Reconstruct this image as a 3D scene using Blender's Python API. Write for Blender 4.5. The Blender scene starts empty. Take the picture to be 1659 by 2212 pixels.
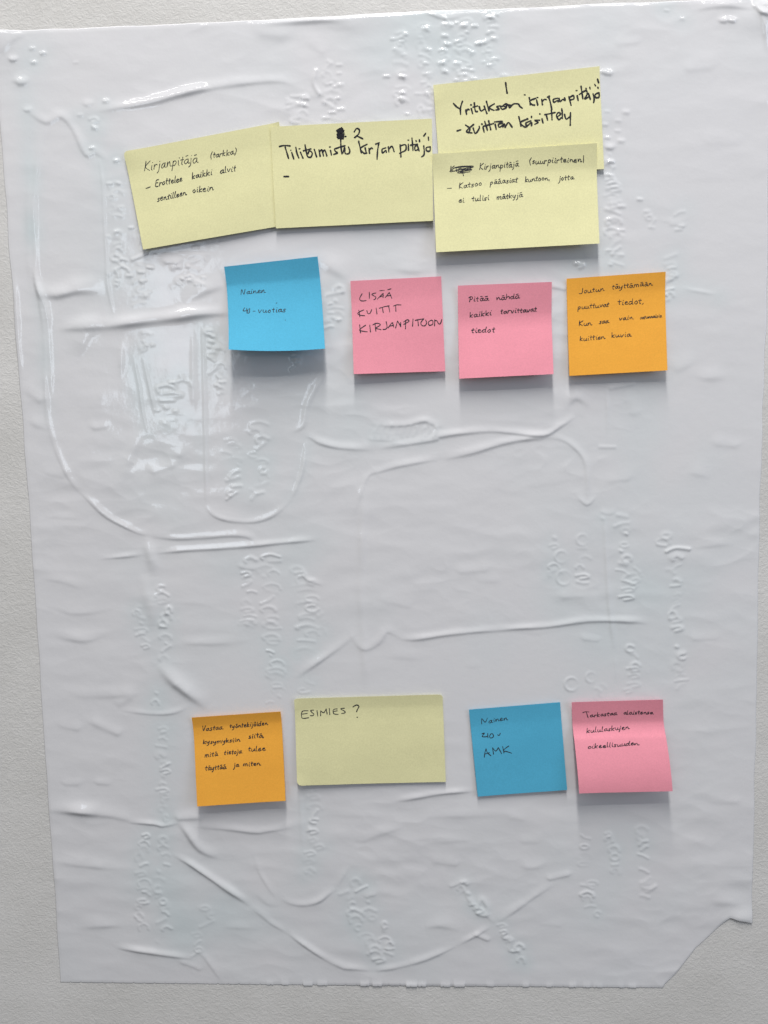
import bpy, math, random
import numpy as np
from mathutils import Matrix, Vector

random.seed(7)
rng = np.random.default_rng(11)
scene = bpy.context.scene
C = scene.collection

# ------------------------------------------------------------------ camera
# wall frame: x to the right, y up, z out of the wall (metres, origin at the middle of the film sheet)
PW, PH, FOC = 1659.0, 2212.0, 1790.0
CAM = np.array([0.0278, 0.0847, 0.6746])
EUL = (-0.1037, 0.0419, -0.0237)
BASE_H = 1.5                                   # height of the sheet's middle above the floor


def rot(e):
    a, b, c = e
    rx = np.array([[1, 0, 0], [0, math.cos(a), -math.sin(a)], [0, math.sin(a), math.cos(a)]])
    ry = np.array([[math.cos(b), 0, math.sin(b)], [0, 1, 0], [-math.sin(b), 0, math.cos(b)]])
    rz = np.array([[math.cos(c), -math.sin(c), 0], [math.sin(c), math.cos(c), 0], [0, 0, 1]])
    return rz @ ry @ rx


RM = rot(EUL)


def world(p):                                  # wall frame -> Blender world
    p = np.asarray(p, float)
    return np.stack([p[..., 0], -p[..., 2], p[..., 1] + BASE_H], -1)


cam_d = bpy.data.cameras.new("camera")
cam = bpy.data.objects.new("camera", cam_d)
C.objects.link(cam)
m = Matrix.Identity(4)
AX = np.array([[1, 0, 0], [0, 0, -1], [0, 1, 0]], float)
R3 = AX @ RM
t3 = world(CAM)
for i in range(3):
    for j in range(3):
        m[i][j] = R3[i, j]
    m[i][3] = t3[i]
cam.matrix_world = m
cam_d.sensor_fit = 'VERTICAL'
cam_d.sensor_height = 24.0
cam_d.lens = 24.0 * FOC / PH
cam_d.clip_start = 0.01
cam_d.clip_end = 50
scene.camera = cam

# ------------------------------------------------------------------ world, lamps, exposure
scene.view_settings.view_transform = 'Standard'
scene.view_settings.look = 'None'
scene.view_settings.exposure = 0.0
scene.view_settings.gamma = 1.0
scene.render.resolution_x, scene.render.resolution_y = 768, 1024

w = bpy.data.worlds.new("World")
scene.world = w
w.use_nodes = True
nt = w.node_tree
nt.nodes.clear()
wo = nt.nodes.new('ShaderNodeOutputWorld')
bg = nt.nodes.new('ShaderNodeBackground')
tc = nt.nodes.new('ShaderNodeTexCoord')
sp = nt.nodes.new('ShaderNodeSeparateXYZ')
cr = nt.nodes.new('ShaderNodeValToRGB')
mr = nt.nodes.new('ShaderNodeMapRange')
mr.inputs['From Min'].default_value = -1
nt.links.new(tc.outputs['Generated'], sp.inputs[0])
nt.links.new(sp.outputs['Z'], mr.inputs['Value'])
nt.links.new(mr.outputs[0], cr.inputs[0])
el = cr.color_ramp.elements                    # soft room light: darker floor, paler ceiling
el[0].position = 0.15
el[0].color = (0.30, 0.29, 0.28, 1)
el[1].position = 0.85
el[1].color = (0.86, 0.87, 0.90, 1)
nt.links.new(cr.outputs[0], bg.inputs[0])
bg.inputs[1].default_value = 0.31
nt.links.new(bg.outputs[0], wo.inputs[0])


def area(name, loc, target, sx, sy, energy, col):
    d = bpy.data.lights.new(name, 'AREA')
    d.shape = 'RECTANGLE'
    d.size, d.size_y = sx, sy
    d.energy = energy
    d.color = col
    o = bpy.data.objects.new(name, d)
    C.objects.link(o)
    a = Vector(world(loc))
    b = Vector(world(target))
    o.location = a
    o.rotation_euler = (b - a).to_track_quat('-Z', 'Y').to_euler()
    return o


# the narrow ceiling fitting high above the sheet, running away from the wall
KEY = area("ceiling_light", (0.02, 1.85, 0.98), (0.02, 0.0, 0.98), 0.16, 1.26, 43, (1.0, 0.975, 0.95))
KEY.rotation_euler = (0, 0, 0)
# the row of fittings along the room, parallel to the wall
ROW = area("ceiling_light_row", (0.05, 1.9, 1.8), (0.05, 0.0, 1.8), 3.6, 0.075, 19, (1.0, 0.985, 0.97))
ROW.rotation_euler = (0, 0, 0)
# window in the room behind the camera, on the left: mirrored in the slack film
_p = (-0.1655, 0.160, 0.0)                       # the film mirrors the window around this point
_k = (3.3 + CAM[2]) / CAM[2]
WIN = (CAM[0] + _k * (_p[0] - CAM[0]), CAM[1] + _k * (_p[1] - CAM[1]), 3.3)
area("window_light", WIN, (0, 0.1, 0), 0.36, 0.95, 3.3, (0.78, 0.89, 1.0))
# daylight from the right-hand side of the room
area("side_window_light", (2.6, 0.7, 1.9), (0.1, 0, 0), 1.2, 1.4, 18, (0.70, 0.80, 1.0))


# ------------------------------------------------------------------ helpers
def at(px, py, z=0.0):
    """point where the sight line of photograph position (px, py) meets the plane z above the wall"""
    px = np.asarray(px, float)
    py = np.asarray(py, float)
    d = np.stack([(px - PW / 2) / FOC, -(py - PH / 2) / FOC, -np.ones_like(px)], -1) @ RM.T
    t = (z - CAM[2]) / d[..., 2]
    return CAM + t[..., None] * d


def seen(p):
    c = (np.asarray(p, float) - CAM) @ RM
    return np.stack([PW / 2 + FOC * c[..., 0] / -c[..., 2], PH / 2 - FOC * c[..., 1] / -c[..., 2]], -1)


def tag(o, label=None, cat=None, group=None, kind=None):
    if label: o['label'] = label
    if cat: o['category'] = cat
    if group: o['group'] = group
    if kind: o['kind'] = kind
    return o


def make_mesh(name, verts, quads, mat, smooth=True):
    me = bpy.data.meshes.new(name)
    verts = np.ascontiguousarray(verts, dtype=np.float32)
    quads = np.ascontiguousarray(quads, dtype=np.int32)
    n = len(quads)
    me.vertices.add(len(verts))
    me.vertices.foreach_set('co', verts.ravel())
    me.loops.add(n * 4)
    me.loops.foreach_set('vertex_index', quads.ravel())
    me.polygons.add(n)
    me.polygons.foreach_set('loop_start', np.arange(0, n * 4, 4, dtype=np.int32))
    me.polygons.foreach_set('loop_total', np.full(n, 4, dtype=np.int32))
    me.update(calc_edges=True)
    me.validate()
    me.polygons.foreach_set('use_smooth', np.full(len(me.polygons), bool(smooth), dtype=bool))
    me.materials.append(mat)
    return me


def link(name, me, parent=None):
    o = bpy.data.objects.new(name, me)
    C.objects.link(o)
    if parent:
        o.parent = parent
    return o


def smooth_noise(ny, nx, sy, sx, seed):
    r = np.random.default_rng(seed)
    f = np.fft.rfft2(r.standard_normal((ny, nx)))
    ky = np.fft.fftfreq(ny)[:, None]
    kx = np.fft.rfftfreq(nx)[None, :]
    f *= np.exp(-2 * (math.pi ** 2) * ((ky * sy) ** 2 + (kx * sx) ** 2))
    a = np.fft.irfft2(f, s=(ny, nx))
    return a / a.std()


def lay(a):
    """bilinear look-up of a noise map by position on the sheet"""
    fx = np.clip((X + .302) / .604, 0, 1) * (NX - 1.001)
    fy = np.clip((.402 - Y) / .804, 0, 1) * (NY - 1.001)
    i, j = fx.astype(int), fy.astype(int)
    tx, ty = fx - i, fy - j
    return (a[j, i] * (1 - tx) + a[j, i + 1] * tx) * (1 - ty) + (a[j + 1, i] * (1 - tx) + a[j + 1, i + 1] * tx) * ty


def grid_quads(ny, nx, off=0, flip=False):
    i = np.arange(ny - 1)[:, None] * nx + np.arange(nx - 1)[None, :] + off
    q = np.stack([i, i + nx, i + nx + 1, i + 1], -1).reshape(-1, 4)
    return q[:, ::-1] if flip else q


# ------------------------------------------------------------------ materials
def new_mat(name):
    mt = bpy.data.materials.new(name)
    mt.use_nodes = True
    n = mt.node_tree.nodes
    return mt, n, mt.node_tree.links, n['Principled BSDF']


def noise_node(n, l, scale, detail=2.0, rough=0.5, vec=None):
    t = n.new('ShaderNodeTexNoise')
    t.inputs['Scale'].default_value = scale
    t.inputs['Detail'].default_value = detail
    t.inputs['Roughness'].default_value = rough
    if vec is not None:
        l.new(vec, t.inputs['Vector'])
    return t


def wall_material():
    mt, n, l, b = new_mat("painted_rough_wall")
    c = n.new('ShaderNodeTexCoord')
    mp = n.new('ShaderNodeMapping')
    mp.inputs['Scale'].default_value = (1, 1, 1.25)
    l.new(c.outputs['Object'], mp.inputs[0])
    v = mp.outputs[0]
    a = noise_node(n, l, 250, 4, 0.6, v)
    a.inputs['Distortion'].default_value = 1.2
    r = n.new('ShaderNodeValToRGB')
    r.color_ramp.elements[0].position = 0.40
    r.color_ramp.elements[1].position = 0.66
    l.new(a.outputs[0], r.inputs[0])
    f = noise_node(n, l, 60, 3, 0.5, v)
    ad = n.new('ShaderNodeMath')
    ad.operation = 'MULTIPLY_ADD'
    l.new(f.outputs[0], ad.inputs[0])
    ad.inputs[1].default_value = 0.8
    l.new(r.outputs[0], ad.inputs[2])
    bp = n.new('ShaderNodeBump')
    bp.inputs['Strength'].default_value = 0.23
    bp.inputs['Distance'].default_value = 0.0009
    l.new(ad.outputs[0], bp.inputs['Height'])
    l.new(bp.outputs[0], b.inputs['Normal'])
    g = noise_node(n, l, 7, 6, 0.75, v)
    gr = n.new('ShaderNodeValToRGB')
    gr.color_ramp.elements[0].position = 0.36
    gr.color_ramp.elements[1].position = 0.64
    l.new(g.outputs[0], gr.inputs[0])
    g = gr
    mx = n.new('ShaderNodeMixRGB')
    mx.inputs[1].default_value = (0.645, 0.635, 0.61, 1)
    mx.inputs[2].default_value = (0.73, 0.72, 0.70, 1)
    l.new(g.outputs[0], mx.inputs[0])
    l.new(mx.outputs[0], b.inputs['Base Color'])
    b.inputs['Roughness'].default_value = 0.65
    b.inputs['Specular IOR Level'].default_value = 0.25
    return mt


def film_material():
    mt, n, l, b = new_mat("white_static_film")
    at_ = n.new('ShaderNodeAttribute')
    at_.attribute_name = 'ink'
    c = n.new('ShaderNodeTexCoord')
    g = noise_node(n, l, 14, 3, 0.6, c.outputs['Object'])
    base = n.new('ShaderNodeMixRGB')
    base.inputs[1].default_value = (0.745, 0.745, 0.765, 1)
    base.inputs[2].default_value = (0.775, 0.77, 0.78, 1)
    l.new(g.outputs[0], base.inputs[0])
    mx = n.new('ShaderNodeMixRGB')
    l.new(at_.outputs['Fac'], mx.inputs[0])
    l.new(base.outputs[0], mx.inputs[1])
    mx.inputs[2].default_value = (0.50, 0.70, 0.71, 1)
    l.new(mx.outputs[0], b.inputs['Base Color'])
    f = noise_node(n, l, 420, 2, 0.5, c.outputs['Object'])
    f2 = noise_node(n, l, 130, 3, 0.55, c.outputs['Object'])
    ad = n.new('ShaderNodeMath')
    ad.operation = 'MULTIPLY_ADD'
    l.new(f.outputs[0], ad.inputs[0])
    ad.inputs[1].default_value = 0.12
    l.new(f2.outputs[0], ad.inputs[2])
    bp = n.new('ShaderNodeBump')
    bp.inputs['Strength'].default_value = 0.2
    bp.inputs['Distance'].default_value = 0.0006
    l.new(ad.outputs[0], bp.inputs['Height'])
    l.new(bp.outputs[0], b.inputs['Normal'])
    b.inputs['Roughness'].default_value = 0.08
    b.inputs['IOR'].default_value = 1.52
    return mt


def paper_material(name, col, var=0.05):
    mt, n, l, b = new_mat(name)
    c = n.new('ShaderNodeTexCoord')
    g = noise_node(n, l, 30, 4, 0.6, c.outputs['Object'])
    h = noise_node(n, l, 900, 3, 0.6, c.outputs['Object'])
    mx = n.new('ShaderNodeMixRGB')
    mx.inputs[1].default_value = tuple(x * (1 - var) for x in col) + (1,)
    mx.inputs[2].default_value = tuple(min(0.99, x * (1 + var)) for x in col) + (1,)
    l.new(g.outputs[0], mx.inputs[0])
    m2 = n.new('ShaderNodeMixRGB')
    m2.blend_type = 'MULTIPLY'
    m2.inputs[0].default_value = 0.24
    l.new(mx.outputs[0], m2.inputs[1])
    rr = n.new('ShaderNodeValToRGB')
    rr.color_ramp.elements[0].position = 0.3
    rr.color_ramp.elements[1].position = 0.7
    rr.color_ramp.elements[0].color = (0.55, 0.55, 0.55, 1)
    l.new(h.outputs[0], rr.inputs[0])
    l.new(rr.outputs[0], m2.inputs[2])
    l.new(m2.outputs[0], b.inputs['Base Color'])
    bp = n.new('ShaderNodeBump')
    bp.inputs['Strength'].default_value = 0.18
    bp.inputs['Distance'].default_value = 0.0002
    l.new(h.outputs[0], bp.inputs['Height'])
    k = noise_node(n, l, 45, 3, 0.55, c.outputs['Object'])
    b2 = n.new('ShaderNodeBump')
    b2.inputs['Strength'].default_value = 0.22
    b2.inputs['Distance'].default_value = 0.0012
    l.new(k.outputs[0], b2.inputs['Height'])
    l.new(bp.outputs[0], b2.inputs['Normal'])
    l.new(b2.outputs[0], b.inputs['Normal'])
    b.inputs['Roughness'].default_value = 0.85
    b.inputs['Specular IOR Level'].default_value = 0.12
    return mt


def ink_material(name, col, rough):
    mt, n, l, b = new_mat(name)
    c = n.new('ShaderNodeTexCoord')
    g = noise_node(n, l, 1200, 2, 0.5, c.outputs['Object'])
    mx = n.new('ShaderNodeMixRGB')
    mx.inputs[1].default_value = tuple(col) + (1,)
    mx.inputs[2].default_value = tuple(x * 2.2 + 0.01 for x in col) + (1,)
    l.new(g.outputs[0], mx.inputs[0])
    l.new(mx.outputs[0], b.inputs['Base Color'])
    b.inputs['Roughness'].default_value = rough
    b.inputs['Specular IOR Level'].default_value = 0.2
    return mt


M_WALL = wall_material()
M_FILM = film_material()
M_YEL = paper_material("pale_yellow_paper", (0.85, 0.82, 0.47))
M_BLUE = paper_material("blue_paper", (0.105, 0.48, 0.71))
M_PINK = paper_material("pink_paper", (0.93, 0.35, 0.43))
M_ORG = paper_material("orange_paper", (0.985, 0.455, 0.065))
M_INK = ink_material("black_pen_ink", (0.018, 0.018, 0.022), 0.6)
M_MARK = ink_material("black_marker_ink", (0.010, 0.010, 0.013), 0.45)

# ------------------------------------------------------------------ the wall
bw = 2.6
wv = [(-bw, 0, -1.5), (bw, 0, -1.5), (bw, 0, 1.6), (-bw, 0, 1.6), (-bw, 0.12, -1.5), (bw, 0.12, -1.5), (bw, 0.12, 1.6), (-bw, 0.12, 1.6)]
wq = [(0, 1, 2, 3), (5, 4, 7, 6), (4, 0, 3, 7), (1, 5, 6, 2), (3, 2, 6, 7), (4, 5, 1, 0)]
wv = [(x, y, z + BASE_H) for x, y, z in wv]
wall = link("wall", make_mesh("wall", wv, wq, M_WALL, smooth=False))
tag(wall, kind='structure')

# ------------------------------------------------------------------ the film sheet
# creases and embossed writing are listed by tile (column, row; each 553 photo units wide), 1659 steps per tile


def T(c, r, pts):
    return [(c * 553 + x / 3.0, r * 553 + y / 3.0) for x, y in pts]


RIDGES = []      # (points, sigma mm, height mm)


def rg(pts, s, h):
    RIDGES.append((pts, s, h))


# long folds -------------------------------------------------
rg(T(0, 0, [(640, 712), (850, 688), (1000, 660), (1200, 605), (1400, 562), (1659, 530), (1800, 525), (1900, 540)]), 2.6, 1.5)
rg(T(0, 0, [(170, 710), (300, 790), (400, 755), (480, 840), (560, 1000), (620, 985), (690, 1030)]), 2.2, 0.7)
rg(T(0, 0, [(300, 820), (262, 950), (237, 1120), (222, 1300), (225, 1500), (232, 1659), (240, 1840), (300, 2000), (322, 2260), (335, 2560)]), 1.8, .8)
rg(T(0, 0, [(195, 1050), (188, 1300), (192, 1659), (205, 1850)]), 2.2, 0.5)
rg(T(0, 0, [(650, 1050), (668, 1200), (678, 1450), (690, 1659), (700, 1850), (742, 2060)]), 0.9, 0.5)
rg(T(0, 0, [(0, 340), (80, 260), (170, 205)]), 4.0, 1.3)
rg(T(0, 1, [(235, 235), (370, 250), (520, 215), (690, 215)]), 4.0, 1.7)
rg(T(0, 1, [(380, 468), (600, 455), (850, 435), (1100, 405), (1300, 375), (1480, 365)]), 3.6, 2.3)
rg(T(0, 1, [(1180, 290), (1300, 235), (1460, 175)]), 4.0, 1.3)
rg(T(0, 1, [(500, 660), (560, 520), (640, 480)]), 3.5, 1.0)
rg(T(0, 1, [(80, 100), (100, 300), (118, 600), (135, 800)]), 2.2, 0.8)
rg(T(0, 1, [(215, 80), (250, 210), (290, 500), (300, 900), (335, 1150), (425, 1385), (515, 1525)]), 1.7, .75)
rg(T(0, 1, [(520, 1520), (600, 1600), (700, 1690), (860, 1775), (960, 1808)]), 1.7, 1.0)
rg(T(0, 2, [(975, 152), (1080, 165), (1180, 170), (1350, 160), (1530, 148), (1625, 165), (1659, 205)]), 1.7, 1.0)
rg(T(0, 2, [(650, 300), (800, 288), (935, 270)]), 1.5, 0.9)
rg(T(0, 2, [(1010, 265), (1200, 247), (1400, 235), (1640, 217), (1800, 200), (2045, 178)]), 1.5, 1.0)
rg(T(0, 1, [(870, 670), (905, 850), (925, 1000), (960, 1150)]), 0.9, 0.6)
rg(T(0, 1, [(930, 670), (970, 850), (1010, 1040)]), 0.9, 0.6)
rg(T(0, 1, [(790, 560), (785, 790)]), 1.6, 0.7)
rg(T(0, 1, [(1250, 500), (1255, 1000)]), 1.5, 0.5)
rg(T(0, 1, [(930, 1120), (850, 1290), (790, 1460), (760, 1600)]), 4.0, 0.8)
rg(T(0, 1, [(320, 1400), (400, 1420)]), 3.0, 0.5)
# the U
rg([(438, 700), (441, 830), (444, 960), (446, 1085)], 0.9, 0.5)
rg([(446, 1092), (462, 1112), (495, 1124), (550, 1126), (592, 1112), (622, 1085)], 1.3, 0.8)
rg([(625, 1082), (640, 1055), (655, 1010), (662, 950)], 1.2, 0.6)
rg(T(1, 1, [(240, 1135), (305, 1100), (330, 980), (380, 870), (435, 770), (430, 700)]), 1.8, 0.9)
# the long double arrow
rg(T(1, 1, [(320, 1170), (355, 1172), (420, 1210), (550, 1240), (770, 1250)]), 2.0, 1.3)
rg(T(1, 1, [(790, 1245), (900, 1228), (1150, 1190), (1180, 1172), (1300, 1152), (1500, 1132), (1659, 1143), (1860, 1160), (1960, 1110), (2070, 1035)]), 1.7, 1.1)
rg(T(1, 1, [(640, 1659), (690, 1500), (730, 1420), (800, 1392), (950, 1352), (1185, 1312)]), 1.8, 0.9)
rg(T(1, 1, [(1215, 1312), (1400, 1272), (1659, 1198), (1900, 1170)]), 2.0, 1.3)
rg(T(2, 1, [(230, 1175), (330, 1190), (420, 1255), (475, 1335), (490, 1450), (487, 1590)]), 1.7, 0.8)
rg(T(2, 1, [(415, 1545), (485, 1610), (545, 1548)]), 1.6, 0.8)
rg(T(2, 1, [(340, 990), (410, 915), (510, 965)]), 3.0, 1.1)
rg([(787, 1045), (782, 1180), (781, 1300), (786, 1395), (790, 1480)], 2.6, 1.0)
rg(T(1, 1, [(400, 10), (500, 80), (610, 140)]), 4.5, 1.1)
rg(T(1, 1, [(850, 60), (1000, 90), (1150, 80)]), 4.0, 0.7)
rg(T(2, 1, [(608, 830), (620, 1000), (615, 1220)]), 1.1, 0.45)
rg(T(2, 1, [(570, 1238), (665, 1238)]), 1.2, 0.6)
rg([(1305, 1100), (1312, 1250), (1320, 1345), (1328, 1405)], 1.5, 0.8)
rg([(1328, 1410), (1332, 1478)], 1.1, 0.35)
rg(T(1, 2, [(235, 1085), (400, 970), (540, 870), (660, 770)]), 2.5, 1.35)
rg(T(1, 2, [(600, 760), (690, 880), (790, 845), (850, 770), (950, 815)]), 2.2, 0.8)
rg(T(1, 2, [(940, 820), (1050, 820), (1300, 785), (1659, 755), (1900, 740), (2150, 705), (2400, 705), (2540, 715)]), 1.7, 1.1)
# big soft folds at the left
rg(T(0, 2, [(950, 150), (985, 300), (1000, 420)]), 3.4, 1.8)
rg(T(0, 2, [(930, 400), (965, 560), (1000, 740)]), 4.2, 2.2)
rg(T(0, 2, [(1040, 980), (1150, 1110), (1350, 1260)]), 4.6, 2.2)
rg(T(0, 2, [(780, 1280), (900, 1298), (1030, 1308), (1130, 1298), (1215, 1262)]), 1.6, 1.0)
for pts, s, h in (([(270, 425), (400, 445), (545, 490)], 2.6, .6), ([(360, 615), (470, 650), (640, 635), (760, 600)], 3, .7), ([(360, 795), (550, 825), (690, 785)], 3, .8),
                  ([(1180, 845), (1400, 845), (1620, 820)], 3, .7), ([(480, 1180), (700, 1185), (900, 1165)], 3.5, .6), ([(410, 1380), (500, 1400)], 3, .5),
                  ([(630, 1370), (760, 1430)], 3.5, .7), ([(780, 1240), (830, 1200)], 4, .6), ([(1130, 580), (1400, 590)], 2.5, .3), ([(280, 20), (540, 40)], 2.2, .5)):
    rg(T(0, 2, pts), s, h)
rg(T(0, 3, [(315, 262), (500, 275), (700, 297), (850, 330)]), 3.7, 2.7)
rg(T(0, 3, [(840, 348), (1000, 360), (1060, 372), (1165, 350)]), 1.7, 1.3)
rg(T(0, 3, [(1165, 345), (1215, 410), (1300, 520), (1420, 575)]), 3.4, 2.6)
rg(T(0, 3, [(1120, 555), (1250, 628), (1400, 730), (1520, 812), (1625, 882)]), 2.2, 2.2)
rg(T(0, 3, [(1625, 890), (1700, 950), (1760, 1000), (1850, 1058)]), 1.9, 1.3)
rg(T(1, 3, [(205, 1062), (300, 1132), (450, 1232), (560, 1285), (600, 1292), (740, 1304)]), 1.8, 1.3)
rg(T(1, 3, [(765, 1306), (900, 1288), (1100, 1233), (1300, 1145)]), 1.7, 1.2)
rg(T(1, 3, [(1310, 1140), (1430, 1075), (1520, 1020)]), 1.5, 0.8)
rg(T(1, 3, [(1560, 990), (1659, 930), (1800, 830), (1930, 745)]), 2.0, 1.3)
rg(T(2, 3, [(245, 715), (355, 690)]), 1.8, 1.0)
rg(T(0, 3, [(1165, 322), (1290, 312)]), 3.2, 0.9)
rg(T(0, 3, [(1270, 375), (1500, 392), (1660, 412), (1730, 405), (1900, 375)]), 1.9, 1.1)
rg(T(0, 3, [(760, 1158), (1000, 1195), (1260, 1232)]), 2.0, 1.4)
rg(T(0, 3, [(1270, 1215), (1310, 1205), (1380, 1290), (1450, 1390)]), 2.0, 1.1)
rg(T(0, 3, [(1190, 1260), (1250, 1280), (1290, 1300)]), 2.0, 0.8)
rg(T(0, 3, [(370, 595), (500, 618), (770, 645)]), 3.5, .9)
rg(T(0, 3, [(500, 1022), (650, 1015), (810, 1010)]), 3.5, .7)
rg(T(0, 3, [(1440, 1020), (1700, 1030)]), 3.0, .7)
rg(T(0, 3, [(430, 100), (500, 100)]), 2.4, .6)
rg(T(0, 3, [(640, 95), (700, 100)]), 2.0, .4)
rg(T(1, 3, [(-10, 560), (30, 680), (90, 780), (145, 845)]), 1.8, 0.9)
rg(T(1, 3, [(0, 800), (80, 870), (160, 880)]), 2.8, 0.9)
rg(T(1, 3, [(165, 838), (230, 872), (310, 882), (400, 862), (470, 810), (515, 775)]), 1.9, 1.3)
rg(T(1, 3, [(525, 765), (560, 700), (600, 630)]), 1.8, 0.9)
rg(T(1, 3, [(610, 560), (635, 470), (700, 462), (800, 420), (950, 375)]), 2.6, 0.8)
rg(T(1, 3, [(280, 120), (295, 300), (300, 560)]), 1.8, 0.5)
rg(T(1, 3, [(900, 208), (1050, 185), (1200, 160), (1430, 142)]), 1.8, 1.1)
rg(T(1, 3, [(1265, 765), (1340, 740), (1365, 750)]), 1.5, .8)
rg(T(1, 3, [(1310, 815), (1350, 800), (1380, 850), (1430, 900), (1460, 850), (1500, 900), (1500, 950), (1545, 1000)]), 1.5, .95)
rg(T(1, 3, [(1560, 1020), (1620, 1030), (1600, 1090), (1650, 1120), (1645, 1180), (1700, 1180), (1740, 1255)]), 1.4, .95)
rg(T(1, 3, [(1430, 1080), (1500, 1110)]), 1.5, .6)
rg([(1640, 20), (1650, 60), (1656, 110)], 1.3, 1.3)
rg([(1632, 16), (1644, 30), (1660, 34)], 1.5, 1.4)
rg([(1500, 20), (1560, 12), (1630, 18)], 2.2, 1.0)
rg([(560, 52), (640, 46), (760, 42)], 3.0, 1.5)
rg([(905, 18), (960, 40), (1010, 30)], 1.6, .8)
rg(T(1, 3, [(1090, 1022), (1200, 1012), (1330, 1040)]), 3.5, 0.9)
for pts, s, h in (([(440, 300), (900, 300)], 3, .35), ([(1100, 310), (1640, 290)], 3, .4), ([(1140, 470), (1400, 458)], 3, .45), ([(900, 680), (1100, 690)], 4, .35), ([(1170, 600), (1290, 620)], 3, .5)):
    rg(T(1, 3, pts), s, h)
for pts, s, h in (([(340, 545), (450, 540)], 3, .5), ([(470, 820), (550, 830)], 1.8, .5), ([(1180, 820), (1310, 815)], 2.5, .35), ([(1150, 225), (1480, 190)], 3, .35), ([(1100, 1400), (1350, 1425)], 3, .4)):
    rg(T(2, 2, pts), s, h)
for pts, s, h in (([(80, 470), (150, 470)], 3, .4), ([(60, 320), (0, 310)], 3, .4), ([(1240, 850), (1490, 855)], 5, .9), ([(100, 640), (170, 635)], 3, .4), ([(1300, 210), (1450, 210)], 3, .35), ([(200, 1000), (300, 1010)], 3, .4)):
    rg(T(2, 3, pts), s, h)
for pts, s, h in (([(1150, 440), (1280, 430)], 4, .45), ([(1280, 910), (1450, 920)], 4, .4), ([(1100, 1150), (1500, 1140)], 4, .3), ([(700, 280), (800, 270)], 3, .3)):
    rg(T(2, 0, pts), s, h)
for pts, s, h in (([(1080, 720), (1120, 700)], 4, .5), ([(1190, 760), (1260, 780), (1400, 770)], 4, .6), ([(770, 940), (790, 1010)], 4, .6), ([(1340, 1215), (1440, 1225)], 3, .5), ([(1130, 1390), (1300, 1420)], 3.5, .4), ([(640, 1450), (740, 1440)], 3, .4), ([(500, 1420), (0, 1500)], 4, .3), ([(1100, 210), (1330, 250)], 1.2, .25), ([(410, 50), (460, 60), (440, 75)], 1.2, .7), ([(270, 200), (340, 215)], 1.4, .5), ([(640, 855), (780, 830)], 1.6, .6)):
    rg(T(2, 1, pts), s, h)
for pts, s, h in (([(840, 570), (980, 600)], 3, .4), ([(1330, 380), (1480, 370)], 3, .35), ([(1460, 440), (1550, 440)], 3, .35), ([(1330, 990), (1500, 990)], 3, .3), ([(860, 930), (1100, 940)], 3, .3)):
    rg(T(1, 2, pts), s, h)
for pts, s, h in (([(60, 200), (160, 220)], 6, 1.0), ([(380, 150), (700, 150), (1000, 110)], 6, .8), ([(370, 290), (430, 330)], 4, .4), ([(390, 460), (375, 540), (410, 610)], 1.2, .6)):
    rg(T(1, 0, pts), s, h)
for pts, s, h in (([(1080, 40), (1150, 40)], 2, .6), ([(1120, 1350), (1000, 1390)], 3.5, .7), ([(500, 980), (560, 960), (900, 940)], 5, .5), ([(1100, 1270), (1160, 1280)], 4, .8), ([(240, 1090), (300, 1110)], 3, .5), ([(200, 880), (260, 930)], 4, .5), ([(620, 1110), (680, 1100)], 2.5, .5)):
    rg(T(0, 1, pts), s, h)
for cx, cy, s, h in ((90, 385, 2.2, .9), (140, 530, 2.6, 1.1), (210, 310, 1.2, .5), (280, 340, 1.2, .5), (220, 400, 1.3, .5), (490, 400, .9, .3), (570, 670, 2.0, .9), (520, 740, 1.2, .4), (180, 710, 1.6, .7), (685, 650, 1.4, .6), (595, 955, 1.1, .5), (755, 1035, 1.3, .5), (850, 1470, 1.0, .4)):
    rg(T(0, 0, [(cx - 8, cy + 8), (cx + 12, cy + 6)]), s * .85, h * 1.0)
for cx, cy, s, h in ((1365, 130, 1.9, .8), (1420, 130, 1.7, .8), (1000, 60, .9, .3), (1100, 115, .9, .3), (620, 470, 2.2, .8), (590, 460, 1.2, .5), (735, 720, 1.6, .7), (685, 775, 1.3, .5), (682, 840, 1.1, .4), (705, 905, 1.6, .6), (825, 1285, 1.2, .5), (630, 950, 2.0, .8), (615, 885, 1.2, .4), (600, 800, 1.2, .5), (615, 715, 1.0, .4), (1620, 80, 2.5, .9), (1645, 25, 2, .8), (640, 1040, 1.2, .7)):
    rg(T(2, 0, [(cx - 9, cy + 8), (cx + 12, cy + 10)]), s * .8, h * 1.0)

for cx, cy in ((885, 245), (965, 215), (930, 285), (960, 345), (1095, 178), (1112, 188), (1220, 150), (1265, 155), (1300, 140), (1350, 155), (1415, 160), (1365, 200), (1225, 228), (1300, 262), (1245, 275), (1215, 315), (1120, 312), (1510, 100), (1530, 108), (1545, 240), (1470, 268), (1440, 275),
               (1550, 372), (1100, 400), (1303, 400), (1220, 455), (1345, 440), (1370, 440), (1400, 447), (1103, 470), (945, 485), (845, 485), (1100, 598), (945, 595), (945, 632), (980, 728), (1300, 510), (1350, 515), (1420, 500), (1610, 480), (1130, 700), (540, 412), (540, 465), (490, 530), (530, 628), (320, 630)):
    wd = random.uniform(5, 18)
    k_ = random.uniform(.8, 1.15)
    rg(T(1, 0, [(cx - wd, cy + 12), (cx, cy + 11), (cx + wd, cy + 12 + random.uniform(-2, 2))]), 1.0 * k_, .62 * k_)
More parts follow.
